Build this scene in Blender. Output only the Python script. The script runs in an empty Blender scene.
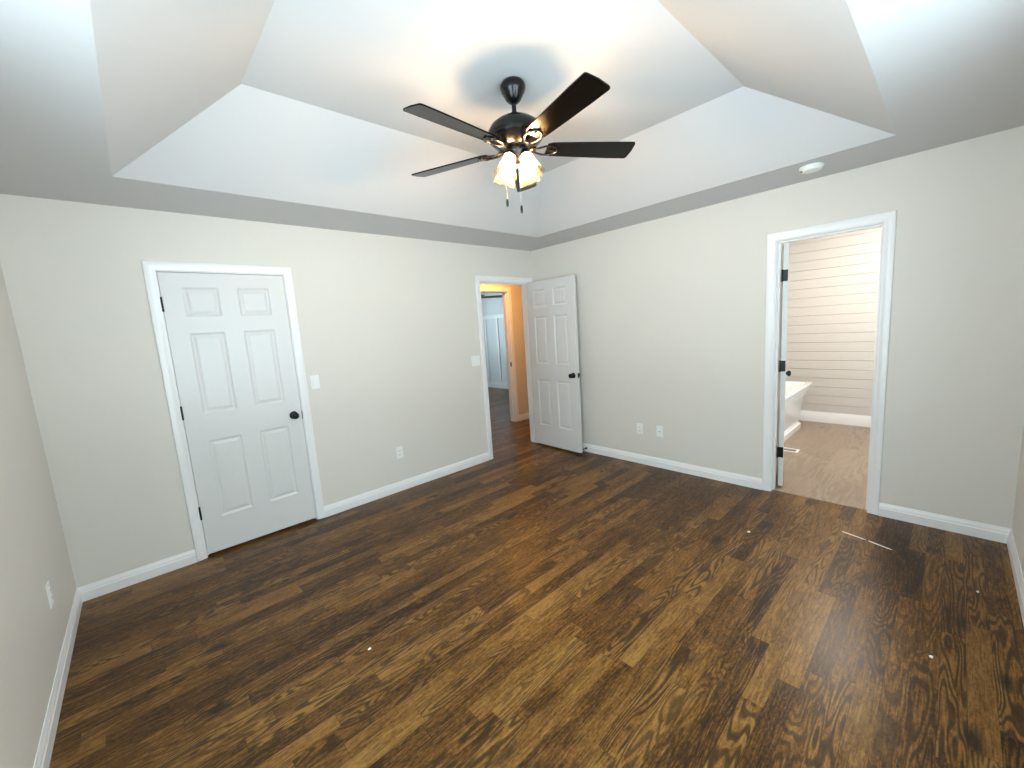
import bpy, bmesh, math, random
from mathutils import Vector, Matrix
R = math.radians
random.seed(4)
scene = bpy.context.scene
C = scene.collection

# ------------------------------------------------------------------ camera
yaw, pitch, roll, FPX = R(42.418), R(-7.946), R(-3.834), 406.8
F = Vector((math.sin(yaw)*math.cos(pitch), math.cos(yaw)*math.cos(pitch), math.sin(pitch)))
RT = Vector((math.cos(yaw), -math.sin(yaw), 0)); UP = RT.cross(F)
RX = RT*math.cos(roll) + UP*math.sin(roll); UX = -RT*math.sin(roll) + UP*math.cos(roll)
cd = bpy.data.cameras.new('camera'); cam = bpy.data.objects.new('camera', cd); C.objects.link(cam)
m = Matrix((RX, UX, -F)).transposed().to_4x4(); m.translation = Vector((-3.764, -3.610, 1.517))
cam.matrix_world = m
cd.sensor_fit = 'HORIZONTAL'; cd.sensor_width = 36; cd.lens = FPX/1024*36; cd.clip_start = .02
scene.camera = cam

# ------------------------------------------------------------------ light and exposure
W, D, H = 4.2316, 3.9194, 2.4284          # bedroom width, depth, flat ceiling height
TT = .12                                  # wall thickness
SKY = 7.0
w = bpy.data.worlds.new('world'); scene.world = w; w.use_nodes = True
bg = w.node_tree.nodes['Background']; bg.inputs[1].default_value = SKY
_n, _l = w.node_tree.nodes, w.node_tree.links   # cool overcast sky above, sunlit pale ground below the horizon
_tc = _n.new('ShaderNodeTexCoord'); _sp = _n.new('ShaderNodeSeparateXYZ'); _rp = _n.new('ShaderNodeValToRGB')
_mr = _n.new('ShaderNodeMapRange'); _mr.inputs[1].default_value = -1; _mr.inputs[2].default_value = 1
_l.new(_tc.outputs['Generated'], _sp.inputs[0]); _l.new(_sp.outputs[2], _mr.inputs[0]); _l.new(_mr.outputs[0], _rp.inputs[0]); _l.new(_rp.outputs[0], bg.inputs[0])
_rp.color_ramp.elements[0].position = .49; _rp.color_ramp.elements[0].color = (.80, .96, 1.08, 1)
_rp.color_ramp.elements[1].position = .51; _rp.color_ramp.elements[1].color = (.43, .56, .65, 1)
scene.view_settings.view_transform = 'Standard'; scene.view_settings.look = 'None'
scene.view_settings.exposure = 1.08; scene.view_settings.gamma = 1; scene.view_settings.use_curve_mapping = False
cy = scene.cycles
cy.max_bounces = 10; cy.diffuse_bounces = 6; cy.glossy_bounces = 4; cy.transparent_max_bounces = 12
cy.caustics_reflective = False; cy.caustics_refractive = False; cy.sample_clamp_indirect = 6; cy.use_denoising = True
FAN_BULB = 200.0                          # emission of each bulb of the fan light
WIN_F = (-3.60, -1.80, .80, 2.20)         # window in wall_front: x0 x1 z0 z1
WIN_L = (-3.55, -2.05, .70, 2.20)         # window in wall_left: y0 y1 z0 z1
WIN_R2 = (2.3, 4.2, .75, 2.1)             # window of the far room
WIN_BA = (1.0, 2.1, 1.0, 2.1)             # window of the bathroom
def portal(name, loc, rot, sx, sy):
    l = bpy.data.lights.new(name, 'AREA'); l.shape = 'RECTANGLE'; l.size = sx; l.size_y = sy
    l.cycles.is_portal = True
    o = bpy.data.objects.new(name, l); C.objects.link(o); o.location = loc; o.rotation_euler = rot; return o
def lamp(name, loc, power, col, size=.12):
    l = bpy.data.lights.new(name, 'POINT'); l.energy = power; l.color = col; l.shadow_soft_size = size
    o = bpy.data.objects.new(name, l); C.objects.link(o); o.location = loc; return o
portal('front_window_daylight', ((WIN_F[0]+WIN_F[1])/2, -D-TT-.01, 1.5), (R(90), 0, 0), 1.8, 1.4)
portal('left_window_daylight', (-W-TT-.01, (WIN_L[0]+WIN_L[1])/2, 1.45), (R(90), 0, R(-90)), 1.5, 1.5)

# ------------------------------------------------------------------ materials
def mat(name, col, rough=.5, metal=0., **kw):
    mt = bpy.data.materials.new(name); mt.use_nodes = True
    b = mt.node_tree.nodes['Principled BSDF']
    b.inputs['Base Color'].default_value = (*col, 1); b.inputs['Roughness'].default_value = rough
    b.inputs['Metallic'].default_value = metal
    for k, v in kw.items(): b.inputs[k].default_value = v
    return mt
def paint(name, col, rough=.6, bump=.05, scale=180, var=.015):
    mt = mat(name, col, rough); n = mt.node_tree.nodes; l = mt.node_tree.links; b = n['Principled BSDF']
    tc = n.new('ShaderNodeTexCoord'); nz = n.new('ShaderNodeTexNoise'); nz.inputs['Scale'].default_value = scale
    l.new(tc.outputs['Object'], nz.inputs['Vector'])
    bp = n.new('ShaderNodeBump'); bp.inputs['Strength'].default_value = bump; bp.inputs['Distance'].default_value = .002
    l.new(nz.outputs['Fac'], bp.inputs['Height']); l.new(bp.outputs['Normal'], b.inputs['Normal'])
    n2 = n.new('ShaderNodeTexNoise'); n2.inputs['Scale'].default_value = 2.5; l.new(tc.outputs['Object'], n2.inputs['Vector'])
    mx = n.new('ShaderNodeMix'); mx.data_type = 'RGBA'
    mx.inputs[6].default_value = (*[c*(1-var) for c in col], 1); mx.inputs[7].default_value = (*[min(1, c*(1+var)) for c in col], 1)
    l.new(n2.outputs['Fac'], mx.inputs[0]); l.new(mx.outputs[2], b.inputs['Base Color'])
    return mt
M = {}
M['wall'] = paint('greige_wall_paint', (.71, .682, .628))
M['ceil'] = paint('white_ceiling_paint', (.62, .615, .615), .8)
M['trim'] = paint('white_trim_paint', (.85, .85, .85), .3, .01, 60, .01)
M['door'] = paint('white_door_paint', (.70, .70, .69), .35, .02, 90, .01)
M['hall'] = paint('hall_wall_paint', (.66, .60, .50))
M['room2'] = paint('blue_grey_wall_paint', (.68, .70, .70), .5)
M['plastic'] = paint('white_plastic', (.86, .86, .84), .3, .0, 10, .005)
M['black'] = paint('matte_black_metal', (.008, .008, .009), .35, .02, 200, .1)
M['fanblack'] = paint('oil_rubbed_black_metal', (.005, .0045, .0045), .22, .02, 200, .1)
M['black'].node_tree.nodes['Principled BSDF'].inputs['Specular IOR Level'].default_value = .3
M['fanblack'].node_tree.nodes['Principled BSDF'].inputs['Specular IOR Level'].default_value = .35
M['slot'] = mat('dark_slot', (.01, .01, .01), .6)
M['tub'] = mat('white_acrylic', (.88, .86, .85), .12)
M['shiplap'] = paint('white_shiplap_paint', (.60, .57, .53), .45, .02, 70, .01)
M['chrome'] = mat('brushed_nickel', (.6, .58, .54), .25, 1.)
M['chip'] = paint('white_sliver_and_paint_chip', (.9, .88, .84), .7, .3, 300, .05)
M['dark'] = mat('closet_dark_paint', (.3, .3, .3), .8)

class G:                                  # small node helper
    def __init__(s, name):
        s.m = bpy.data.materials.new(name); s.m.use_nodes = True; s.n = s.m.node_tree.nodes; s.l = s.m.node_tree.links
        s.b = s.n['Principled BSDF']
    def put(s, sock, v):
        if isinstance(v, bpy.types.NodeSocket): s.l.new(v, sock)
        else: sock.default_value = v
    def math(s, op, a, b=0., c=0.):
        k = s.n.new('ShaderNodeMath'); k.operation = op
        for i, v in enumerate((a, b, c)): s.put(k.inputs[i], v)
        return k.outputs[0]
    def xyz(s, x, y, z=0.):
        k = s.n.new('ShaderNodeCombineXYZ')
        for i, v in enumerate((x, y, z)): s.put(k.inputs[i], v)
        return k.outputs[0]
    def noise(s, v, scale, detail=2., rough=.5, dist=0.):
        k = s.n.new('ShaderNodeTexNoise'); s.l.new(v, k.inputs['Vector']); k.inputs['Scale'].default_value = scale
        k.inputs['Detail'].default_value = detail; k.inputs['Roughness'].default_value = rough; k.inputs['Distortion'].default_value = dist
        return k.outputs['Fac']
    def white(s, v):
        k = s.n.new('ShaderNodeTexWhiteNoise'); k.noise_dimensions = '3D'; s.l.new(v, k.inputs['Vector']); return k.outputs['Value'], k.outputs['Color']
    def ramp(s, f, stops):
        k = s.n.new('ShaderNodeValToRGB'); s.l.new(f, k.inputs[0]); e = k.color_ramp.elements
        while len(e) < len(stops): e.new(.5)
        for i, (p, c) in enumerate(stops): e[i].position = p; e[i].color = (*c, 1) if len(c) == 3 else c
        return k.outputs[0]
    def mix(s, f, a, b, mode='MIX'):
        k = s.n.new('ShaderNodeMix'); k.data_type = 'RGBA'; k.blend_type = mode
        s.put(k.inputs[0], f); s.put(k.inputs[6], a if not isinstance(a, tuple) else (*a, 1)); s.put(k.inputs[7], b if not isinstance(b, tuple) else (*b, 1))
        return k.outputs[2]
    def mrange(s, v, a, b, c=0., d=1.):
        k = s.n.new('ShaderNodeMapRange'); s.put(k.inputs[0], v)
        for i, q in enumerate((a, b, c, d)): k.inputs[i+1].default_value = q
        return k.outputs[0]
def wood_floor(name, PW, PL, stops, grain_dark, gap_col, cath, rough, fine=.35, tv=.25, stretch=(1.3, 9.)):
    g = G(name); tc = g.n.new('ShaderNodeTexCoord'); sp = g.n.new('ShaderNodeSeparateXYZ'); g.l.new(tc.outputs['Object'], sp.inputs[0])
    x, y = sp.outputs[0], sp.outputs[1]
    yr = g.math('DIVIDE', y, PW); row = g.math('FLOOR', yr); fy = g.math('SUBTRACT', yr, row)
    r1, rc = g.white(g.xyz(row, 3.3, 1.7))
    Ls = g.math('MULTIPLY_ADD', r1, .7*PL, .65*PL)
    xr = g.math('ADD', g.math('DIVIDE', x, Ls), g.math('MULTIPLY', r1, 37.7)); idx = g.math('FLOOR', xr); fx = g.math('SUBTRACT', xr, idx)
    rid, ridc = g.white(g.xyz(row, idx, 9.1)); rid2, _ = g.white(g.xyz(row, idx, 21.4)); rid3, _ = g.white(g.xyz(row, idx, 44.9))
    seed = g.math('MULTIPLY', rid2, 60.)
    # cathedral grain: contour lines of a stretched noise, different on every board
    cv = g.xyz(g.math('ADD', g.math('MULTIPLY', x, stretch[0]), seed), g.math('MULTIPLY_ADD', y, stretch[1], seed), seed)
    n1 = g.noise(cv, 1.0, 2.0, .42, .25)
    tri = g.math('ABSOLUTE', g.math('MULTIPLY_ADD', g.math('FRACT', g.math('MULTIPLY', n1, cath)), 2., -1.))
    line = g.ramp(tri, [(0., (1, 1, 1)), (.35, (.85, .85, .85)), (.62, (0, 0, 0))])
    fib = g.noise(g.xyz(g.math('MULTIPLY', x, 9.), g.math('MULTIPLY', y, 170.), seed), 1., 4., .65)
    por = g.noise(g.xyz(g.math('MULTIPLY', x, 14.), g.math('MULTIPLY', y, 330.), seed), 1., 2., .6)
    pat = g.noise(g.xyz(g.math('ADD', g.math('MULTIPLY', x, 1.6), seed), g.math('MULTIPLY', y, 5.), seed), 2.2, 4., .65, .8)
    big = g.noise(g.xyz(x, y, 0.), 1.1, 2., .5)
    tone = g.math('ADD', g.math('ADD', g.math('MULTIPLY', rid, tv), g.math('MULTIPLY', pat, .50)), g.math('MULTIPLY_ADD', big, .3, .20-.5*tv))
    tone = g.math('ADD', tone, g.math('MULTIPLY', g.math('SUBTRACT', fib, .5), fine))
    spk = g.noise(g.xyz(g.math('MULTIPLY', x, 55.), g.math('MULTIPLY', y, 110.), seed), 1., 3., .7)
    tone = g.math('ADD', tone, g.math('MULTIPLY', g.math('SUBTRACT', spk, .5), fine*.7))
    base = g.ramp(tone, stops)
    lw = g.math('MULTIPLY', g.math('MULTIPLY', line, g.mrange(rid3, .1, .85, .15, .90)), g.mrange(fib, .32, .55, .55, 1.))
    lw = g.math('MAXIMUM', lw, g.mrange(por, .56, .75, 0., .30))
    col = g.mix(lw, base, grain_dark)
    # knots
    vo = g.n.new('ShaderNodeTexVoronoi'); vo.inputs['Scale'].default_value = 1.0
    g.l.new(g.xyz(g.math('MULTIPLY', x, 2.0), g.math('MULTIPLY', y, 4.0), 2.2), vo.inputs['Vector'])
    kn = g.mrange(g.math('ADD', vo.outputs['Distance'], g.math('MULTIPLY', g.math('SUBTRACT', pat, .5), .25)), .05, .17, .85, 0.)
    col = g.mix(kn, col, tuple(c*.8 for c in grain_dark))
    # joints
    gy = g.math('MINIMUM', fy, g.math('SUBTRACT', 1., fy)); gx = g.math('MINIMUM', fx, g.math('SUBTRACT', 1., fx))
    j1 = g.mrange(gy, .004, .018, 1., 0.); j2 = g.mrange(g.math('MULTIPLY', gx, PL), .0005, .002, 1., 0.)
    j = g.math('MAXIMUM', j1, j2)
    col = g.mix(g.math('MULTIPLY', j, .55), col, gap_col)
    g.l.new(col, g.b.inputs['Base Color']); g.b.inputs['Specular IOR Level'].default_value = .25
    g.put(g.b.inputs['Roughness'], g.mrange(fib, .2, .8, rough, rough+.08))
    bp = g.n.new('ShaderNodeBump'); bp.inputs['Strength'].default_value = .10; bp.inputs['Distance'].default_value = .0008
    hgt = g.math('SUBTRACT', g.math('MULTIPLY', fib, .35), g.math('ADD', j, g.math('MULTIPLY', line, .3)))
    g.l.new(hgt, bp.inputs['Height']); g.l.new(bp.outputs['Normal'], g.b.inputs['Normal'])
    return g.m
M['floor'] = wood_floor('stained_oak_strip_floor', .076, .75,
    [(.24, (.008, .004, .0015)), (.38, (.032, .013, .0028)), (.50, (.086, .035, .0055)), (.62, (.150, .066, .012)), (.84, (.26, .135, .033))],
    (.010, .005, .002), (.005, .003, .002), 19., .29, .95, .30)
M['bathfloor'] = wood_floor('greige_wood_look_tile', .15, 1.2,
    [(.15, (.22, .165, .12)), (.5, (.29, .22, .165)), (.85, (.37, .29, .22))],
    (.23, .175, .13), (.24, .19, .15), 7., .35, .5, .15)
g = G('walnut_blade'); tc = g.n.new('ShaderNodeTexCoord')
nn = g.n.new('ShaderNodeMapping'); nn.inputs['Scale'].default_value = (3, 60, 3); g.l.new(tc.outputs['Object'], nn.inputs[0])
g.l.new(g.ramp(g.noise(nn.outputs[0], 1., 3.), [(.3, (.002, .0015, .001)), (.7, (.004, .0028, .002))]), g.b.inputs['Base Color'])
g.b.inputs['Roughness'].default_value = .17; g.b.inputs['Specular IOR Level'].default_value = .25; M['blade'] = g.m
g = G('frosted_glass_shade'); g.b.inputs['Base Color'].default_value = (.012, .010, .006, 1); g.b.inputs['Roughness'].default_value = .2
tl = g.n.new('ShaderNodeBsdfTranslucent'); tl.inputs[0].default_value = (.40, .30, .15, 1)
tp = g.n.new('ShaderNodeBsdfTransparent'); tp.inputs[0].default_value = (1, .95, .86, 1)
m1 = g.n.new('ShaderNodeMixShader'); m2 = g.n.new('ShaderNodeMixShader')
tc = g.n.new('ShaderNodeTexCoord'); nz = g.noise(tc.outputs['Object'], 40., 3., .6)
g.l.new(g.mrange(nz, .35, .65, .35, .85), m1.inputs[0]); g.l.new(tl.outputs[0], m1.inputs[1]); g.l.new(tp.outputs[0], m1.inputs[2])
m2.inputs[0].default_value = .12; g.l.new(m1.outputs[0], m2.inputs[1]); g.l.new(g.b.outputs[0], m2.inputs[2])
g.l.new(m2.outputs[0], g.n['Material Output'].inputs[0]); M['shade'] = g.m
def emit(name, col, s):
    g = G(name); g.b.inputs['Base Color'].default_value = (*col, 1); g.b.inputs['Emission Color'].default_value = (*col, 1)
    g.b.inputs['Emission Strength'].default_value = s; return g.m
M['bulb'] = emit('warm_bulb', (1, .70, .42), FAN_BULB)
g = G('window_glass'); tp = g.n.new('ShaderNodeBsdfTransparent'); tp.inputs[0].default_value = (.95, .97, .96, 1)
gl = g.n.new('ShaderNodeBsdfGlossy'); gl.inputs['Roughness'].default_value = .02; mx = g.n.new('ShaderNodeMixShader'); mx.inputs[0].default_value = .06
g.l.new(tp.outputs[0], mx.inputs[1]); g.l.new(gl.outputs[0], mx.inputs[2]); g.l.new(mx.outputs[0], g.n['Material Output'].inputs[0]); M['glass'] = g.m

# ------------------------------------------------------------------ mesh helpers
def obj(name, bm, m, parent=None, smooth=False, angle=35, mw=None):
    bmesh.ops.recalc_face_normals(bm, faces=bm.faces)
    me = bpy.data.meshes.new(name)
    if mw is not None: bm.transform(mw)
    bm.to_mesh(me); bm.free(); me.materials.append(m)
    if smooth:
        for p in me.polygons: p.use_smooth = True
        me.set_sharp_from_angle(angle=R(angle))
    o = bpy.data.objects.new(name, me); C.objects.link(o)
    if parent is not None: o.parent = parent
    return o
def tag(o, label, cat, group=None, kind=None):
    o['label'] = label; o['category'] = cat
    if group: o['group'] = group
    if kind: o['kind'] = kind
    return o
def empty(name, loc=(0, 0, 0), rz=0):
    o = bpy.data.objects.new(name, None); C.objects.link(o); o.location = loc; o.rotation_euler = (0, 0, rz); o.empty_display_size = .1; return o
def box(bm, x0, x1, y0, y1, z0, z1, bev=0.):
    r = bmesh.ops.create_cube(bm, size=1.)
    vs = r['verts']
    for v in vs:
        v.co = Vector(((x0+x1)/2+v.co.x*(x1-x0), (y0+y1)/2+v.co.y*(y1-y0), (z0+z1)/2+v.co.z*(z1-z0)))
    if bev:
        es = list({e for v in vs for e in v.link_edges})
        bmesh.ops.bevel(bm, geom=es, offset=bev, segments=2, profile=.5, affect='EDGES')
    return bm
def B(*a, bev=0.): return box(bmesh.new(), *a, bev=bev)
def lathe(bm, prof, n=32, mw=None):
    rings = []
    for r, z in prof:
        if r < 1e-6: rings.append([bm.verts.new((0, 0, z))])
        else: rings.append([bm.verts.new((r*math.cos(2*math.pi*i/n), r*math.sin(2*math.pi*i/n), z)) for i in range(n)])
    for a, b in zip(rings, rings[1:]):
        for i in range(n):
            j = (i+1) % n
            if len(a) == 1 and len(b) == 1: continue
            if len(a) == 1: bm.faces.new((a[0], b[i], b[j]))
            elif len(b) == 1: bm.faces.new((a[i], b[0], a[j]))
            else: bm.faces.new((a[i], b[i], b[j], a[j]))
    if mw is not None: bmesh.ops.transform(bm, matrix=mw, verts=[v for r in rings for v in r])
    return bm
def tube(bm, pts, r, n=10):
    pts = [Vector(p) for p in pts]; rings = []
    for i, p in enumerate(pts):
        d = (pts[min(i+1, len(pts)-1)]-pts[max(i-1, 0)]).normalized()
        a = d.orthogonal().normalized() if i == 0 else (rings[-1][1]-d*rings[-1][1].dot(d)).normalized()
        b = d.cross(a); rr = r[i] if isinstance(r, (list, tuple)) else r
        rings.append(([bm.verts.new(p+(a*math.cos(2*math.pi*k/n)+b*math.sin(2*math.pi*k/n))*rr) for k in range(n)], a))
    for (A, _), (Bq, _) in zip(rings, rings[1:]):
        for k in range(n): bm.faces.new((A[k], A[(k+1) % n], Bq[(k+1) % n], Bq[k]))
    bm.faces.new(rings[0][0]); bm.faces.new(rings[-1][0]); return bm
def sweep(bm, path, N, prof, side=1, pre=None, post=None):
    """profile (a, b): a across the path in its plane, b along N; corners are mitred"""
    path = [Vector(p) for p in path]; N = Vector(N); segs = [(q-p).normalized() for p, q in zip(path, path[1:])]
    rings = []
    for i, p in enumerate(path):
        d1 = segs[i-1] if i > 0 else (Vector(pre) if pre else segs[0]); d2 = segs[i] if i < len(segs) else (Vector(post) if post else segs[-1])
        s1, s2 = N.cross(d1)*side, N.cross(d2)*side; mt = (s1+s2)/(1+s1.dot(s2))
        rings.append([bm.verts.new(p+mt*a+N*b) for a, b in prof])
    n = len(prof)
    for A, Bq in zip(rings, rings[1:]):
        for k in range(n): bm.faces.new((A[k], A[(k+1) % n], Bq[(k+1) % n], Bq[k]))
    bm.faces.new(rings[0]); bm.faces.new(rings[-1]); return bm
def wall_holes(u0, u1, z0, z1, holes, place):
    """a wall slab made of boxes around its openings; place(u0,u1,z0,z1,bm) adds one box"""
    bm = bmesh.new(); us = sorted({u0, u1, *[h[0] for h in holes], *[h[1] for h in holes]})
    for a, b in zip(us, us[1:]):
        hs = sorted([h for h in holes if h[0] < b-1e-6 and h[1] > a+1e-6], key=lambda h: h[2]); z = z0
        for h in hs:
            if h[2] > z+1e-6: place(bm, a, b, z, h[2])
            z = h[3]
        if z < z1-1e-6: place(bm, a, b, z, z1)
    return bm

# ------------------------------------------------------------------ measures of the openings
ZT = 2.038; CW = .060; RV = .005; JT = .018
A1, A2 = -3.5805, -2.8226      # closet door
B1, B2 = -.845, -.085          # door to the hall
C1, C2 = -2.637, -3.2496       # door to the bathroom (y, north then south)
T = .12
def structure(o, label, cat): return tag(o, label, cat, kind='structure')

# floors
structure(obj('floor', B(-W-TT, .062, -D-TT, T, -.1, 0), M['floor']), 'dark stained oak strip floor of the bedroom', 'floor')
structure(obj('floor_hall', B(-2.5, 3.1, T, 5.4, -.1, 0), M['floor']), 'dark wood floor running on beyond the open door', 'floor')
structure(obj('floor_bathroom', B(.062, 2.9, -4.3, -.9, -.1, -.001), M['bathfloor']), 'pale brown wood-look floor of the bathroom', 'floor')

# walls
zc = H
structure(obj('wall_back', wall_holes(-W-TT, T, 0, zc+.5, [(A1-JT-.002, A2+JT+.002, 0, ZT+JT+.004), (B1-JT-.002, B2+JT+.002, 0, ZT+JT+.004)],
    lambda bm, a, b, c, d: box(bm, a, b, 0, T, c, d)), M['wall']), 'greige wall with the closed white closet door', 'wall')
structure(obj('wall_right', wall_holes(-D-TT, 0, 0, zc+.5, [(C2-JT-.002, C1+JT+.002, 0, ZT+JT+.004)],
    lambda bm, a, b, c, d: box(bm, 0, T, a, b, c, d)), M['wall']), 'greige wall with the bathroom doorway', 'wall')
structure(obj('wall_left', wall_holes(-D-TT, 0, 0, zc+.5, [(WIN_L[0], WIN_L[1], WIN_L[2], WIN_L[3])],
    lambda bm, a, b, c, d: box(bm, -W-TT, -W, a, b, c, d)), M['wall']), 'pale wall at the left edge with one low outlet', 'wall')
structure(obj('wall_front', wall_holes(-W, 0, 0, zc+.5, [(WIN_F[0], WIN_F[1], WIN_F[2], WIN_F[3])],
    lambda bm, a, b, c, d: box(bm, a, b, -D-TT, -D, c, d)), M['wall']), 'wall at the right edge of the photo behind the camera', 'wall')

# tray ceiling
lx0, lx1, ly0, ly1 = -W+.514, -.501, -D+.588, -.589
ux0, ux1, uy0, uy1 = lx0+.526, lx1-.5115, ly0+.613, ly1-.575
ZU = H+.3555
bm = bmesh.new()
rings = []
for (x0, x1, y0, y1, z) in ((-W-TT, T, -D-TT, T, H), (lx0, lx1, ly0, ly1, H), (ux0, ux1, uy0, uy1, ZU)):
    rings.append([bm.verts.new(p) for p in ((x0, y0, z), (x1, y0, z), (x1, y1, z), (x0, y1, z))])
for a, b in zip(rings, rings[1:]):
    for i in range(4): bm.faces.new((a[i], a[(i+1) % 4], b[(i+1) % 4], b[i]))
bm.faces.new(rings[2])
top = [bm.verts.new((p[0], p[1], ZU+.15)) for p in ((-W-TT, -D-TT), (T, -D-TT), (T, T), (-W-TT, T))]
for i in range(4): bm.faces.new((rings[0][i], rings[0][(i+1) % 4], top[(i+1) % 4], top[i]))
bm.faces.new(top)
structure(obj('ceiling', bm, M['ceil']), 'white tray ceiling with sloped sides around the fan', 'ceiling')

# baseboards
BH = .096
BP = [(0, 0), (.014, 0), (.014, .058), (.011, .063), (.011, .072), (.0085, .082), (.004, .090), (.0035, BH), (0, BH)]
def base(name, path, label, side, pre=None, post=None, m='trim', prof=BP):
    bm = bmesh.new(); sweep(bm, path, (0, 0, 1), prof, side, pre, post)
    return structure(obj(name, bm, M[m], smooth=True, angle=25), label, 'baseboard')
e = CW+RV
base('baseboard_back', [(-W, 0, 0), (A1-e, 0, 0)], 'white baseboard left of the closet door', -1, pre=(0, 1, 0))
base('baseboard_back', [(A2+e, 0, 0), (B1-e, 0, 0)], 'white baseboard between the closet door and the open hall door', -1)
base('baseboard_right', [(0, -.001, 0), (0, C1+e, 0)], 'white baseboard between the open door and the bathroom doorway', -1)
base('baseboard_right', [(0, C2-e, 0), (0, -D, 0)], 'white baseboard right of the bathroom doorway', -1, post=(-1, 0, 0))
base('baseboard_left', [(-W, 0, 0), (-W, -D, 0)], 'white baseboard running along the left edge', 1, pre=(-1, 0, 0), post=(1, 0, 0))
base('baseboard_front', [(0, -D, 0), (-W, -D, 0)], 'white baseboard at the lower right edge', -1, pre=(0, -1, 0), post=(0, 1, 0))

# door casings (trim) and jambs
CP = [(0, 0), (0, .009), (.004, .0115), (.018, .012), (.024, .015), (.030, .0165), (.052, .0175), (.058, .0155), (.060, .010), (.060, 0)]
def casing(name, p0, p1, N, label, cat='door trim', m='trim', zt=ZT):
    """p0,p1: feet of the opening's inner edges in plan, N wall normal into the room"""
    p0, p1, N = Vector((*p0, .003)), Vector((*p1, .003)), Vector(N)
    d = (p1-p0).normalized(); p0 = p0-d*RV; p1 = p1+d*RV
    path = [p0, Vector((p0.x, p0.y, zt+RV)), Vector((p1.x, p1.y, zt+RV)), p1]
    s = N.cross(Vector((0, 0, 1))); side = 1 if s.dot(-d) > 0 else -1
    bm = bmesh.new(); sweep(bm, path, N, CP, side)
    return structure(obj(name, bm, M[m], smooth=True, angle=25), label, cat)
def jamb(name, axis, u0, u1, v0, v1, stop, label, m='trim', zt=ZT):
    bm = bmesh.new()
    def bx(a, b, c, d, z0, z1):
        box(bm, a, b, c, d, z0, z1) if axis == 'x' else box(bm, c, d, a, b, z0, z1)
    bx(u0-JT, u0, v0, v1, .002, zt+JT); bx(u1, u1+JT, v0, v1, .002, zt+JT); bx(u0, u1, v0, v1, zt, zt+JT)
    if stop:
        s0, s1 = stop; bx(u0, u0+.011, s0, s1, .002, zt); bx(u1-.011, u1, s0, s1, .002, zt); bx(u0+.011, u1-.011, s0, s1, zt-.011, zt)
    return structure(obj(name, bm, M[m]), label, 'door frame')
casing('trim_1', (A1, 0), (A2, 0), (0, -1, 0), 'white casing around the closed closet door')
jamb('trim_2', 'x', A1, A2, 0, T, (.040, .075), 'white jamb of the closet door')
casing('trim_3', (B1, 0), (B2, 0), (0, -1, 0), 'white casing around the hall doorway in the corner')
jamb('trim_4', 'x', B1, B2, 0, T, (.040, .075), 'white jamb of the hall doorway')
casing('trim_5', (0, C1), (0, C2), (-1, 0, 0), 'white casing around the bathroom doorway')
jamb('trim_6', 'y', C2, C1, 0, T, (.045, .080), 'white jamb of the bathroom doorway')
casing('trim_7', (T, C1), (T, C2), (1, 0, 0), 'white casing on the bathroom side of the doorway')
casing('trim_8', (B1, T), (B2, T), (0, 1, 0), 'white casing on the hall side of the doorway')

# doors: leaf in its own frame, hinge line at origin, leaf along +x, thickness 0..+y (front face y=0)
def leaf_mesh(wd, h, th=.035):
    bm = bmesh.new(); k = wd/.758
    xs = [0, .115*k, .323*k, .438*k, .648*k, wd]; zs = [0, .255, .830, 1.025, 1.600, 1.712, 1.913, h]
    pan = {(1, 1), (3, 1), (1, 3), (3, 3), (1, 5), (3, 5)}
    for yf, s in ((0, 1), (th, -1)):
        for i in range(5):
            for j in range(7):
                a, b, c, d = xs[i], xs[i+1], zs[j], zs[j+1]
                if (i, j) in pan:
                    lv = [(0, 0), (.007, .0045), (.013, .0075), (.020, .0078), (.036, .0028), (.040, .0024)]
                    rr = []
                    for ins, dep in lv:
                        rr.append([bm.verts.new((x_, yf+s*dep, z_)) for x_, z_ in ((a+ins, c+ins), (b-ins, c+ins), (b-ins, d-ins), (a+ins, d-ins))])
                    for p, q in zip(rr, rr[1:]):
                        for t in range(4): bm.faces.new((p[t], p[(t+1) % 4], q[(t+1) % 4], q[t]))
                    bm.faces.new(rr[-1])
                else:
                    bm.faces.new([bm.verts.new((x_, yf, z_)) for x_, z_ in ((a, c), (b, c), (b, d), (a, d))])
    for (p, q) in (((0, 0), (wd, 0)), ((wd, 0), (wd, h)), ((wd, h), (0, h)), ((0, h), (0, 0))):
        bm.faces.new([bm.verts.new(v) for v in ((p[0], 0, p[1]), (q[0], 0, q[1]), (q[0], th, q[1]), (p[0], th, p[1]))])
    bmesh.ops.remove_doubles(bm, verts=bm.verts, dist=1e-5)
    return bm
KN = [(0, .066), (.012, .0655), (.021, .062), (.0265, .055), (.0275, .048), (.0245, .040), (.016, .034), (.0115, .028), (.0115, .012), (.013, .010), (.028, .008), (.031, .005), (.032, 0), (0, 0)]
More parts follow.
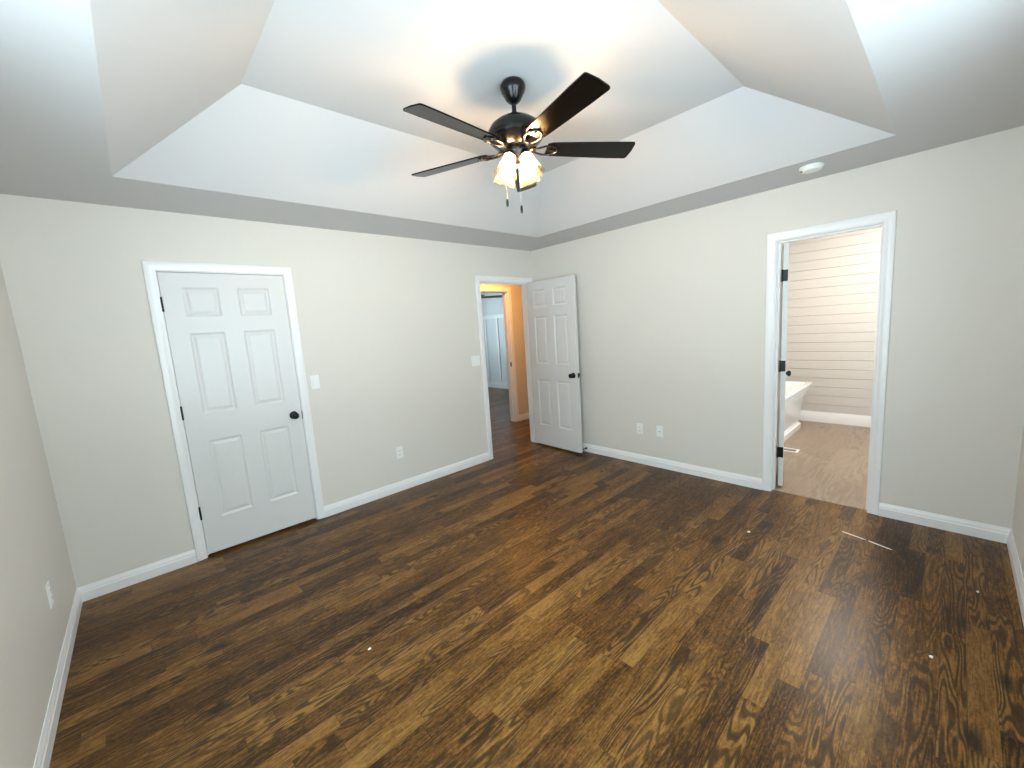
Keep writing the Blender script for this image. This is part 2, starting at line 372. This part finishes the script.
def door_parts(par, wd, h, hinge_z, knob_z=.905, th=.035, leaf_label=None, latch_edge=True, knuckle=1):
    lf = obj('door_leaf', leaf_mesh(wd, h), M['door'], par)
    kx = wd-.060
    for s in (0, 1):                        # a knob with its rose on each face
        mw = Matrix.Translation((kx, 0 if s == 0 else th, knob_z)) @ Matrix.Rotation(R(90 if s == 0 else -90), 4, 'X')
        kb = obj('door_knob', lathe(bmesh.new(), KN, 28, mw), M['black'], par, smooth=True, angle=50)
        kb['label'] = 'round black knob'
    la = bmesh.new(); box(la, wd-.0012, wd+.0015, th/2-.0125, th/2+.0125, knob_z-.028, knob_z+.028); box(la, wd, wd+.011, th/2-.006, th/2+.006, knob_z-.009, knob_z+.009, bev=.002)
    o = obj('latch', la, M['black'], par); o['label'] = 'black latch plate on the edge'
    for z in hinge_z:                       # knuckle plus the plate on the edge of the leaf
        hb = bmesh.new(); z0 = z-.045
        for q in range(5): lathe(hb, [(0, z0+.018*q+.0005), (.0058, z0+.018*q+.0005), (.0058, z0+.018*q+.0175), (0, z0+.018*q+.0175)], 12, Matrix.Translation((-.002, -.0055*knuckle, 0)))
        lathe(hb, [(0, z0-.006), (.004, z0-.004), (.0065, z0), (0, z0)], 12, Matrix.Translation((-.002, -.0055, 0)))
        lathe(hb, [(0, z0+.090), (.0065, z0+.090), (.004, z0+.094), (0, z0+.096)], 12, Matrix.Translation((-.002, -.0055, 0)))
        box(hb, -.0016, -.0001, -.008, .032, z0, z0+.09)
        o = obj('hinge', hb, M['black'], par, smooth=True); o['label'] = 'black butt hinge'
HZ = (.318, 1.055, 1.800)
HZ3 = (.298, 1.035, 1.765)
# door_1: closet, closed. hinge at A1, leaf +x, front face toward -y (y=0)
d1 = empty('door_1', (A1+.003, .002, .022)); door_parts(d1, A2-A1-.006, ZT-.026, HZ)
structure(d1, 'closed white six panel door with black knob in the long wall', 'door')
sp = bmesh.new(); box(sp, A2-.0008, A2+.0006, -.004, .03, .887, .951)
structure(obj('strike_plate', sp, M['black'], d1, mw=Matrix.Translation(-d1.location)), 'black strike plate', 'x')
# door_2: hall, open 88 degrees into the room; closed it would run from B2 toward -x
def flip_leaf(par):                         # mirror x so that the leaf runs along -x
    for c in par.children:
        for v in c.data.vertices: v.co.x = -v.co.x
        c.data.flip_normals()
d2 = empty('door_2', (B2-.003, -.002, .022), R(88)); door_parts(d2, B2-B1-.006, ZT-.026, HZ); flip_leaf(d2)
structure(d2, 'white six panel door standing open in the far corner', 'door')
# door_3: bathroom, hinged at C1 on the bathroom side, swung a little past square
d3 = empty('door_3', (T+.010, C1-.016, .016), R(16)); door_parts(d3, C1-C2-.022, ZT-.022, HZ3)
for c in d3.children:                       # front (hinge side) face is the one toward +y once open
    for v in c.data.vertices: v.co.y = -v.co.y
    c.data.flip_normals()
structure(d3, 'bathroom door seen edge-on with three black hinges', 'door')
for c in d1.children:
    if 'category' in c: del c['category']
    if 'kind' in c: del c['kind']
hl = bmesh.new()                            # hinge plates on the bathroom jamb, seen past the edge of the leaf
for z in HZ3: box(hl, T-.034, T+.008, C1-.0030, C1-.0001, z-.030, z+.060)
o = obj('jamb_hinge', hl, M['black']); structure(o, 'black hinge plates let into the bathroom door jamb', 'hinge')
sk = bmesh.new(); box(sk, B1-.0002, B1+.0012, .004, .034, .905, .965)
structure(obj('strike_plate', sk, M['black']), 'black strike plate on the left jamb of the hall doorway', 'strike plate')

# closet behind door_1
bm = bmesh.new()
box(bm, A1-.5, A1-.45, T, .9, 0, 2.4); box(bm, A2+.35, A2+.4, T, .9, 0, 2.4); box(bm, A1-.5, A2+.4, .9, .95, 0, 2.4); box(bm, A1-.5, A2+.4, T, .95, 2.4, 2.45)
box(bm, A1-.5, A2+.4, T, .95, -.06, -.001)
structure(obj('wall_closet', bm, M['dark']), 'dark closet interior behind the closed door', 'wall')

# ------------------------------------------------------------------ windows behind the camera
def window(name, axis, u0, u1, v0, v1, z0, z1, inward, label):
    """u along the wall; v0 room face, v1 outside face of the wall"""
    root = empty(name, ((u0+u1)/2, v0, z0) if axis == 'x' else (v0, (u0+u1)/2, z0)); inv = Matrix.Translation(-root.location)
    def bx(bm, a, b, c, d, z_0, z_1):
        c, d = min(c, d), max(c, d)
        box(bm, a, b, c, d, z_0, z_1) if axis == 'x' else box(bm, c, d, a, b, z_0, z_1)
    s = 1 if v1 > v0 else -1; f = bmesh.new(); t = .04
    for a, b, c, d in ((u0, u0+t, z0, z1), (u1-t, u1, z0, z1), (u0+t, u1-t, z0, z0+t), (u0+t, u1-t, z1-t, z1), (u0+t, u1-t, (z0+z1)/2-.02, (z0+z1)/2+.02), ((u0+u1)/2-.03, (u0+u1)/2+.03, z0+t, z1-t)):
        bx(f, a, b, v0+s*.03, v1-s*.01, c, d)
    obj('window_frame', f, M['trim'], root, mw=inv)
    gbm = bmesh.new(); vm = (v0+v1)/2; bx(gbm, u0+.02, u1-.02, vm-.002, vm+.002, z0+.02, z1-.02); obj('pane', gbm, M['glass'], root, mw=inv)
    c = bmesh.new(); k = .06
    for a, b, cc, d in ((u0-k, u0, z0-k, z1+k), (u1, u1+k, z0-k, z1+k), (u0, u1, z1, z1+k), (u0, u1, z0-k, z0)): bx(c, a, b, v0-s*.001, v0-s*.016, cc, d)
    obj('window_casing', c, M['trim'], root, mw=inv)
    sl = bmesh.new(); bx(sl, u0-.08, u1+.08, v0-s*.05, v0+s*.03, z0-.005, z0+.018); obj('window_sill', sl, M['trim'], root, mw=inv)
    return structure(root, label, 'window')
window('window_1', 'x', WIN_F[0], WIN_F[1], -D, -D-TT, WIN_F[2], WIN_F[3], 1, 'double window in the wall behind the camera')
window('window_2', 'y', WIN_L[0], WIN_L[1], -W, -W-TT, WIN_L[2], WIN_L[3], 1, 'window in the left wall beside the camera')

# ------------------------------------------------------------------ ceiling fans
def bell(bm, mw):
    prof = [(.022, 0), (.028, -.004), (.031, -.014), (.033, -.030), (.037, -.050), (.044, -.074), (.051, -.096), (.057, -.114), (.061, -.122)]
    n = 40; rings = []
    for k, (r, z) in enumerate(prof):
        f = .05*(k/8)**1.2
        rings.append([bm.verts.new((r*(1+f*math.cos(10*2*math.pi*i/n))*math.cos(2*math.pi*i/n), r*(1+f*math.cos(10*2*math.pi*i/n))*math.sin(2*math.pi*i/n), z)) for i in range(n)])
    for a, b in zip(rings, rings[1:]):
        for i in range(n): bm.faces.new((a[i], a[(i+1) % n], b[(i+1) % n], b[i]))
    bmesh.ops.transform(bm, matrix=mw, verts=bm.verts[:])
def ceiling_fan(loc, drop, az0, shades=True):
    """origin at the ceiling; the blades hang 'drop' below it"""
    root = empty('ceiling_fan', loc); d = -drop
    obj('canopy', lathe(bmesh.new(), [(0, 0), (.046, 0), (.058, -.008), (.066, -.022), (.067, -.036), (.062, -.052), (.048, -.074), (.040, -.090), (.028, -.102), (.014, -.107), (0, -.107)], 36), M['fanblack'], root, smooth=True)
    obj('downrod', lathe(bmesh.new(), [(0, -.09), (.0125, -.09), (.0125, d+.17), (0, d+.17)], 16), M['fanblack'], root, smooth=True)
    obj('motor_housing', lathe(bmesh.new(), [(0, d+.178), (.020, d+.178), (.024, d+.168), (.030, d+.160), (.060, d+.152), (.098, d+.136), (.130, d+.112), (.145, d+.088), (.148, d+.070), (.144, d+.056), (.146, d+.052), (.141, d+.044), (.118, d+.022), (.096, d+.008), (.086, d+.002), (.055, d-.002), (0, d-.002)], 48), M['fanblack'], root, smooth=True, angle=30)
    obj('switch_housing', lathe(bmesh.new(), [(0, d), (.060, d), (.062, d-.010), (.055, d-.030), (.046, d-.042), (.040, d-.060), (.028, d-.072), (.014, d-.080), (.009, d-.098), (0, d-.102)], 36), M['fanblack'], root, smooth=True)
    for k in range(5):
        a = az0+k*R(72); rot = Matrix.Rotation(a, 4, 'Z')
        bm = bmesh.new()                     # blade outline with rounded tip corners, 12 degrees of pitch
        out = [(.165, -.040), (.19, -.052), (.35, -.060), (.55, -.067), (.642, -.068), (.650, -.066), (.655, -.058), (.660, 0), (.655, .058), (.650, .066), (.642, .068), (.55, .067), (.35, .060), (.19, .052), (.165, .040)]
        va = [bm.verts.new((x, y, .0035)) for x, y in out]; vb = [bm.verts.new((x, y, -.0035)) for x, y in out]
        bm.faces.new(va); bm.faces.new(vb[::-1])
        for i in range(len(out)): bm.faces.new((va[i], vb[i], vb[(i+1) % len(out)], va[(i+1) % len(out)]))
        mw = rot @ Matrix.Translation((0, 0, d+.002)) @ Matrix.Rotation(R(-12), 4, 'X')
        obj('blade', bm, M['blade'], root, mw=mw)
        bi = bmesh.new()                     # open, looped iron that carries the blade
        for s in (-1, 1):
            tube(bi, [(.085, s*.010, -.004), (.115, s*.020, -.010), (.150, s*.034, -.008), (.185, s*.036, -.007), (.215, s*.022, -.007), (.228, 0, -.007)], .0052, 8)
        box(bi, .075, .105, -.017, .017, -.010, .004, bev=.002); box(bi, .182, .232, -.008, .008, -.0105, -.0038, bev=.001)
        for sx, sy in ((.195, .034), (.195, -.034), (.226, 0)): lathe(bi, [(0, -.014), (.007, -.013), (.008, -.0038), (0, -.0038)], 12, Matrix.Translation((sx, sy, 0)))
        obj('blade_bracket', bi, M['fanblack'], root, smooth=True, mw=mw)
    if shades:
        for k in range(4):
            a = R(-90+90*k+6); tilt = R(24)
            arm = bmesh.new(); ca, sa = math.cos(a), math.sin(a)
            tube(arm, [(.030*ca, .030*sa, d-.026), (.044*ca, .044*sa, d-.026), (.054*ca, .054*sa, d-.034)], .008, 10)
            mw = Matrix.Translation((.052*ca, .052*sa, d-.036)) @ Matrix.Rotation(a, 4, 'Z') @ Matrix.Rotation(-tilt, 4, 'Y')
            lathe(arm, [(0, .012), (.018, .012), (.025, .004), (.028, -.012), (.026, -.016), (0, -.016)], 24, mw)
            obj('lamp_holder', arm, M['fanblack'], root, smooth=True)
            sb = bmesh.new(); bell(sb, mw @ Matrix.Translation((0, 0, -.008))); sh = obj('lamp_shade', sb, M['shade'], root, smooth=True, angle=60)
            sh['label'] = 'fluted frosted glass bell shade, lit'
            bb = lathe(bmesh.new(), [(0, -.018), (.011, -.020), (.013, -.032), (.021, -.048), (.027, -.064), (.027, -.074), (.021, -.088), (.010, -.096), (0, -.098)], 14, mw)
            bu = obj('bulb', bb, M['bulb'], sh, smooth=True); bu['label'] = 'lit warm bulb'
        for (px, py, L0, L1) in ((-.047, .047, -.04, -.245), (.004, -.008, -.10, -.285)):
            ch = bmesh.new(); n = 34
            for q in range(n):
                z = d+L0+(L1-L0)*q/(n-1); bmesh.ops.create_icosphere(ch, subdivisions=1, radius=.0016, matrix=Matrix.Translation((px, py, z)))
            tube(ch, [(px, py, d+L0), (px, py, d+L1)], .0006, 6)
            c = obj('pull_chain', ch, M['chrome'], root); c['label'] = 'thin bead pull chain'
            z = d+L1
            k = obj('chain_pull', lathe(bmesh.new(), [(0, z), (.004, z-.002), (.0065, z-.012), (.0072, z-.026), (.006, z-.038), (.003, z-.043), (0, z-.044)], 14, Matrix.Translation((px, py, 0))), M['fanblack'], c, smooth=True)
            k['label'] = 'small black pull on the end of the chain'
    return root
FX, FY = -2.12, -1.97
tag(ceiling_fan((FX, FY, ZU), ZU-2.452, R(-176)), 'black five blade ceiling fan with lit glass shades under the tray ceiling', 'ceiling fan')

# ------------------------------------------------------------------ electrical plates, detector, register
def plate(name, loc, rz, gang, kind):
    """front toward -y in its own frame, back against the wall at y=0"""
    root = empty(name, loc, rz); wd = .070 if gang == 1 else .116
    bm = B(-wd/2, wd/2, -.0055, 0, -.0575, .0575, bev=.002)
    obj('cover_plate', bm, M['plastic'], root)
    xs = (0,) if gang == 1 else (-.023, .023)
    for x in xs:
        if kind == 'switch':
            obj('rocker', B(x-.0165, x+.0165, -.009, -.0050, -.033, .033, bev=.0015), M['plastic'], root)
        elif kind == 'outlet':
            for z in (-.0195, .0195):
                s = obj('socket', B(x-.0165, x+.0165, -.008, -.0050, z-.0145, z+.0145, bev=.003), M['plastic'], root)
                sl = bmesh.new()
                for sx in (-.0065, .0065): box(sl, x+sx-.0012, x+sx+.0012, -.0084, -.0078, z-.002, z+.007)
                lathe(sl, [(0, 0), (.0024, 0), (.0024, .0005), (0, .0005)], 10, Matrix.Translation((x, -.0079, z-.008)) @ Matrix.Rotation(R(90), 4, 'X'))
                obj('slot', sl, M['slot'], s)
        else:
            s = obj('jack', B(x-.008, x+.008, -.009, -.0050, -.008, .008, bev=.001), M['plastic'], root)
            obj('slot', B(x-.005, x+.005, -.0094, -.0088, -.004, .004), M['slot'], s)
    for x in xs:
        for z in ((-.048, .048) if kind == 'switch' else (0,) if kind == 'outlet' else (-.042, .042)):
            obj('screw', lathe(bmesh.new(), [(0, 0), (.003, 0), (.0025, .001), (0, .0012)], 10, Matrix.Translation((x, -.0055, z)) @ Matrix.Rotation(R(90), 4, 'X')), M['plastic'], root)
    return root
tag(plate('light_switch', (-2.692, -.0003, 1.172), 0, 1, 'switch'), 'white single light switch on the wall just right of the closet door', 'light switch')
tag(plate('light_switch', (-.992, -.0003, 1.172), 0, 2, 'switch'), 'white double light switch on the wall left of the open hall doorway', 'light switch')
tag(plate('wall_outlet', (-2.01, -.0003, .381), 0, 1, 'outlet'), 'white outlet low on the long wall between the closet door and the hall doorway', 'outlet')
tag(plate('wall_outlet', (-.0003, -1.429, .375), R(-90), 1, 'outlet'), 'white outlet on the right wall, left one of the close pair', 'outlet')
tag(plate('wall_outlet', (-.0003, -1.651, .380), R(-90), 1, 'jack'), 'white wall plate on the right wall, right one of the close pair', 'wall plate')
tag(plate('wall_outlet', (-W+.0003, -.704, .385), R(90), 1, 'outlet'), 'white outlet low on the left edge wall above the baseboard', 'outlet')

sm = empty('smoke_detector', (-.352, -2.915, H))
obj('detector_body', lathe(bmesh.new(), [(0, -.001), (.066, -.001), (.068, -.008), (.066, -.014), (.060, -.018), (.058, -.026), (.050, -.032), (.030, -.035), (0, -.036)], 40), M['plastic'], sm, smooth=True, angle=28)
o = obj('sensor_opening', lathe(bmesh.new(), [(0, -.0), (.008, -.0), (.008, -.004), (0, -.005)], 14, Matrix.Translation((-.030, .046, -.0265))), M['slot'], sm); o['label'] = 'small dark sensor opening'
tag(sm, 'round white smoke detector on the flat ceiling above the bathroom doorway', 'smoke detector')

# spring door stop behind the open door
ds = empty('door_stop', (-.0142, -.735, .045))
sb = bmesh.new(); pts = []
for i in range(121):
    t = i/120; a = t*2*math.pi*14; r = .0062-.002*t; pts.append((-.008-.058*t, r*math.cos(a), r*math.sin(a)))
tube(sb, pts, .0013, 6); obj('spring', sb, M['black'], ds, smooth=True)
obj('mounting_base', lathe(bmesh.new(), [(0, 0), (.011, 0), (.011, .004), (.007, .010), (0, .010)], 18, Matrix.Rotation(R(-90), 4, 'Y')), M['black'], ds, smooth=True)
obj('rubber_tip', lathe(bmesh.new(), [(0, .064), (.007, .064), (.008, .070), (.006, .078), (0, .079)], 18, Matrix.Rotation(R(-90), 4, 'Y')), M['black'], ds, smooth=True)
tag(ds, 'small black spring door stop on the baseboard beside the open door', 'door stop')

# thin white strip in two pieces, and paint chips, on the floor
def sliver(x0, y0, x1, y1, wd):
    a, b = Vector((x0, y0)), Vector((x1, y1)); d = (b-a).normalized(); n = Vector((-d.y, d.x))*wd/2
    bm = bmesh.new(); pts = [a-n*.3, a+d*.01-n, b-d*.012-n*.8, b+n*.1, b-d*.02+n*.9, a+d*.015+n]
    va = [bm.verts.new((p.x, p.y, .0004)) for p in pts]; vb = [bm.verts.new((p.x, p.y, .0026)) for p in pts]
    bm.faces.new(va); bm.faces.new(vb)
    for i in range(6): bm.faces.new((va[i], va[(i+1) % 6], vb[(i+1) % 6], vb[i]))
    return bm
tag(obj('white_sliver', sliver(-.431, -3.171, -.470, -3.298, .008), M['chip']), 'thin white sliver on the floor, end nearer the bathroom doorway', 'sliver')
tag(obj('white_sliver', sliver(-.474, -3.310, -.517, -3.428, .009), M['chip']), 'thin white sliver on the floor, end nearer the right corner', 'sliver')
def chip(x, y, r, label, seed):
    rnd = random.Random(seed); bm = bmesh.new(); n = 7
    pts = [(x+r*rnd.uniform(.5, 1)*math.cos(2*math.pi*i/n)*1.4, y+r*rnd.uniform(.5, 1)*math.sin(2*math.pi*i/n)) for i in range(n)]
    va = [bm.verts.new((*p, .0003)) for p in pts]; vb = [bm.verts.new((x+(p[0]-x)*.8, y+(p[1]-y)*.8, .0025+.002*rnd.random())) for p in pts]
    bm.faces.new(va); bm.faces.new(vb)
    for i in range(n): bm.faces.new((va[i], va[(i+1) % n], vb[(i+1) % n], vb[i]))
    tag(obj('paint_chip', bm, M['chip']), label, 'paint chip')
chip(-.817, -2.72, .013, 'white chip on the floor in front of the bathroom doorway', 1)
chip(-.744, -3.771, .008, 'tiny white chip on the dark floor near the right wall', 2)
chip(-1.453, -3.622, .010, 'pale flake on a knot in the lower right of the floor', 3)
chip(-3.124, -1.747, .008, 'tiny white chip on the floor left of the middle', 4)

# ------------------------------------------------------------------ bathroom
BX1, BY0, BY1 = 2.76, -4.1, -1.1
PH = .1165
def shiplap(name, place, label):
    bm = bmesh.new(); z = .0; k = 0
    z = 2.224-PH*20; 
    while z < H:
        z0, z1 = max(z, 0), min(z+PH-.0035, H)
        if z1 > 0.01: place(bm, z0, z1)
        z += PH
    return structure(obj(name, bm, M['shiplap']), label, 'wall')
shiplap('wall_bathroom_back', lambda bm, a, b: box(bm, BX1, BX1+.012, BY0, BY1, a, b, bev=.0012), 'white horizontal shiplap wall seen through the bathroom doorway')
structure(obj('wall_bathroom_backing', B(BX1+.009, BX1+.12, BY0, BY1, 0, H+.1), M['shiplap']), 'solid wall carrying the shiplap', 'wall')
structure(obj('wall_bathroom_north', B(T, BX1+.12, BY1, BY1+.12, 0, H+.1), M['shiplap']), 'bathroom wall beyond the tub', 'wall')
structure(obj('wall_bathroom_south', wall_holes(T, BX1+.12, 0, H+.1, [(WIN_BA[0], WIN_BA[1], WIN_BA[2], WIN_BA[3])], lambda bm, a, b, c, d: box(bm, a, b, BY0-.12, BY0, c, d)), M['shiplap']), 'bathroom wall with a window', 'wall')
structure(obj('ceiling_bathroom', B(T, BX1+.12, BY0-.12, BY1+.12, H, H+.1), M['ceil']), 'white bathroom ceiling', 'ceiling')
BB = [(0, 0), (.014, 0), (.014, .100), (.010, .112), (.006, .128), (.004, .14), (0, .14)]
base('baseboard_bathroom', [(BX1, BY1, 0), (BX1, BY0, 0)], 'white baseboard under the shiplap wall', -1, prof=BB)
window('window_3', 'x', WIN_BA[0], WIN_BA[1], BY0, BY0-.12, WIN_BA[2], WIN_BA[3], 1, 'bathroom window out of view to the right')
portal('bathroom_window_daylight', (1.55, BY0-.13, 1.55), (R(90), 0, 0), 1.1, 1.1)
th = bmesh.new(); sweep(th, [(.040, C1, 0), (.040, C2, 0)], (0, 0, 1), [(0, 0), (.006, .004), (.018, .007), (.034, .007), (.046, .003), (.046, 0)], 1)
structure(obj('trim_9', th, M['bathfloor'], smooth=True), 'pale floor transition strip in the bathroom doorway', 'threshold')

# pedestal bathtub: flared rectangular tub on a plinth
tb = empty('bathtub', (1.67, -2.055, 0))
def rrect(cx, cyy, hx, hy, r, z, n=6):
    pts = []
    for qx, qy, a0 in ((1, 1, 0), (-1, 1, 90), (-1, -1, 180), (1, -1, 270)):
        for i in range(n+1):
            a = R(a0+90*i/n); pts.append((cx+qx*(hx-r)+r*math.cos(a), cyy+qy*(hy-r)+r*math.sin(a), z))
    return pts
def loft(levels, cap0=True, cap1=True):
    bm = bmesh.new(); rings = [[bm.verts.new(p) for p in L] for L in levels]; n = len(rings[0])
    for a, b in zip(rings, rings[1:]):
        for i in range(n): bm.faces.new((a[i], a[(i+1) % n], b[(i+1) % n], b[i]))
    if cap0: bm.faces.new(rings[0])
    if cap1: bm.faces.new(rings[-1])
    return bm
lv = [(.640, .270, .02, .085), (.638, .268, .02, .10), (.646, .276, .03, .14), (.682, .318, .03, .40), (.690, .326, .03, .440), (.702, .338, .025, .444), (.702, .338, .025, .458), (.710, .346, .025, .464), (.718, .354, .025, .500), (.730, .364, .025, .506), (.730, .364, .025, .520), (.738, .370, .025, .526),
      (.748, .378, .025, .556), (.756, .384, .025, .560), (.757, .385, .025, .578), (.753, .381, .025, .583), (.700, .328, .05, .583), (.690, .318, .06, .572), (.62, .25, .08, .30), (.56, .20, .09, .17), (.50, .15, .08, .16)]
obj('tub_body', loft([rrect(0, 0, a, b, r, z) for a, b, r, z in lv]), M['tub'], tb, smooth=True, angle=30)
pl = [(.664, .294, .015, 0), (.664, .294, .015, .060), (.660, .290, .015, .066), (.652, .282, .015, .070), (.646, .276, .015, .088)]
obj('plinth', loft([rrect(0, 0, a, b, r, z) for a, b, r, z in pl]), M['tub'], tb, smooth=True, angle=30)
fz = lathe(bmesh.new(), [(0, .16), (.03, .16), (.03, .164), (0, .166)], 20, Matrix.Translation((-.3, 0, 0))); obj('drain', fz, M['chrome'], tb, smooth=True)
tag(tb, 'white freestanding pedestal bathtub seen through the bathroom doorway', 'bathtub')

fr = empty('floor_register', (1.18, -2.50, 0))
rb = bmesh.new(); X0, X1, Y0, Y1 = -.155, .155, -.065, .065
for a, b, c, d in ((X0, X1, Y0, Y0+.022), (X0, X1, Y1-.022, Y1), (X0, X0+.022, Y0+.022, Y1-.022), (X1-.022, X1, Y0+.022, Y1-.022)): box(rb, a, b, c, d, 0, .006)
obj('register_frame', rb, M['trim'], fr)
lb = bmesh.new()
for i in range(16): x = -.128+i*.017; box(lb, x-.003, x+.003, -.044, .044, .0005, .004)
box(lb, -.133, .133, -.003, .003, .001, .0045)
obj('grille', lb, M['chrome'], fr)
fr.location = (1.27, -2.400, 0); fr.rotation_euler = (0, 0, R(90))
tag(fr, 'white metal floor register on the bathroom floor near the tub', 'floor register')
fl = empty('ceiling_light', (1.5, -2.92, H))
obj('base_plate', lathe(bmesh.new(), [(0, 0), (.15, 0), (.15, -.02), (0, -.02)], 32), M['chrome'], fl, smooth=True)
obj('glass_dome', lathe(bmesh.new(), [(.14, -.02), (.135, -.05), (.10, -.08), (.05, -.095), (0, -.1)], 32), emit('lit_dome_glass', (1, .84, .68), 82), fl, smooth=True)
tag(fl, 'lit dome light on the bathroom ceiling', 'ceiling light')

# ------------------------------------------------------------------ hall and the room beyond
HY = 1.12                                  # face of the far hall wall
E2 = .585; E1 = E2-.76                     # doorway in it
structure(obj('wall_hall_back', wall_holes(-2.5, 3.1, 0, H+.1, [(E1-JT-.002, E2+JT+.002, 0, ZT+.02+JT+.004)], lambda bm, a, b, c, d: box(bm, a, b, HY, HY+.12, c, d)), M['hall']), 'warm lit hall wall beyond the open door', 'wall')
structure(obj('wall_hall_front', B(T, 1.62, 0, T, 0, H+.1), M['hall']), 'hall wall on the near side', 'wall')
structure(obj('wall_hall_right', B(1.5, 1.62, T, HY, 0, H+.1), M['hall']), 'end wall of the hall', 'wall')
structure(obj('wall_hall_left', B(-2.5, -2.38, T, HY, 0, H+.1), M['hall']), 'other end wall of the hall', 'wall')
structure(obj('ceiling_hall', B(-2.5, 3.1, T, 5.4, H, H+.1), M['ceil']), 'white hall ceiling', 'ceiling')
casing('trim_10', (E1, HY), (E2, HY), (0, -1, 0), 'casing around the doorway across the hall', zt=ZT+.02)
jamb('trim_11', 'x', E1, E2, HY, HY+.12, (HY+.04, HY+.075), 'jamb of the doorway across the hall', zt=ZT+.02)
base('baseboard_hall', [(E2+e, HY, 0), (1.5, HY, 0)], 'white baseboard of the hall wall', -1)
sk = bmesh.new(); box(sk, E2-.0015, E2+.0002, HY+.006, HY+.036, .90, .97)
structure(obj('strike_plate', sk, M['black']), 'black strike plate on the jamb of the doorway across the hall', 'strike plate')
hf = empty('ceiling_light', (.10, .62, H))
obj('base_plate', lathe(bmesh.new(), [(0, 0), (.15, 0), (.15, -.02), (0, -.02)], 32), M['chrome'], hf, smooth=True)
obj('glass_dome', lathe(bmesh.new(), [(.14, -.02), (.135, -.05), (.10, -.08), (.05, -.095), (0, -.1)], 32), emit('lit_warm_dome_glass', (1, .47, .13), 38), hf, smooth=True)
tag(hf, 'warm dome light on the hall ceiling', 'ceiling light')
RX1, RY1 = 2.93, 5.2
bm = B(RX1, RX1+.12, HY+.12, RY1+.12, 0, H+.1)
structure(obj('wall_far_room', bm, M['room2']), 'blue grey wall with board and batten across the hall', 'wall')
bt = bmesh.new(); box(bt, RX1-.019, RX1, HY+.12, RY1, 1.755, 1.83); box(bt, RX1-.03, RX1, HY+.12, RY1, 1.83, 1.845); box(bt, RX1-.019, RX1, HY+.12, RY1, 0, .15)
for k in range(-5, 3):
    y = 4.11+k*.46
    if HY+.2 < y < RY1-.1: box(bt, RX1-.019, RX1, y-.03, y+.03, .15, 1.755)
structure(obj('trim_12', bt, M['trim']), 'white board and batten strips on the blue grey wall', 'wall trim')
structure(obj('wall_far_room_back', wall_holes(-2.5, 3.1, 0, H+.1, [(-.2, 1.9, .75, 2.1)], lambda bm, a, b, c, d: box(bm, a, b, RY1, RY1+.12, c, d)), M['room2']), 'back wall of the room across the hall', 'wall')
structure(obj('wall_far_room_left', B(-2.5, -2.38, HY+.12, RY1, 0, H+.1), M['room2']), 'left wall of the room across the hall', 'wall')
window('window_4', 'x', -.2, 1.9, RY1, RY1+.12, .75, 2.1, -1, 'window of the room across the hall')
portal('far_room_daylight', (.85, RY1+.13, 1.43), (R(-90), 0, 0), 2.1, 1.35)
tag(ceiling_fan((1.03, 2.71, H), .315, R(38), shades=False), 'black ceiling fan in the room across the hall, one blade showing', 'ceiling fan')
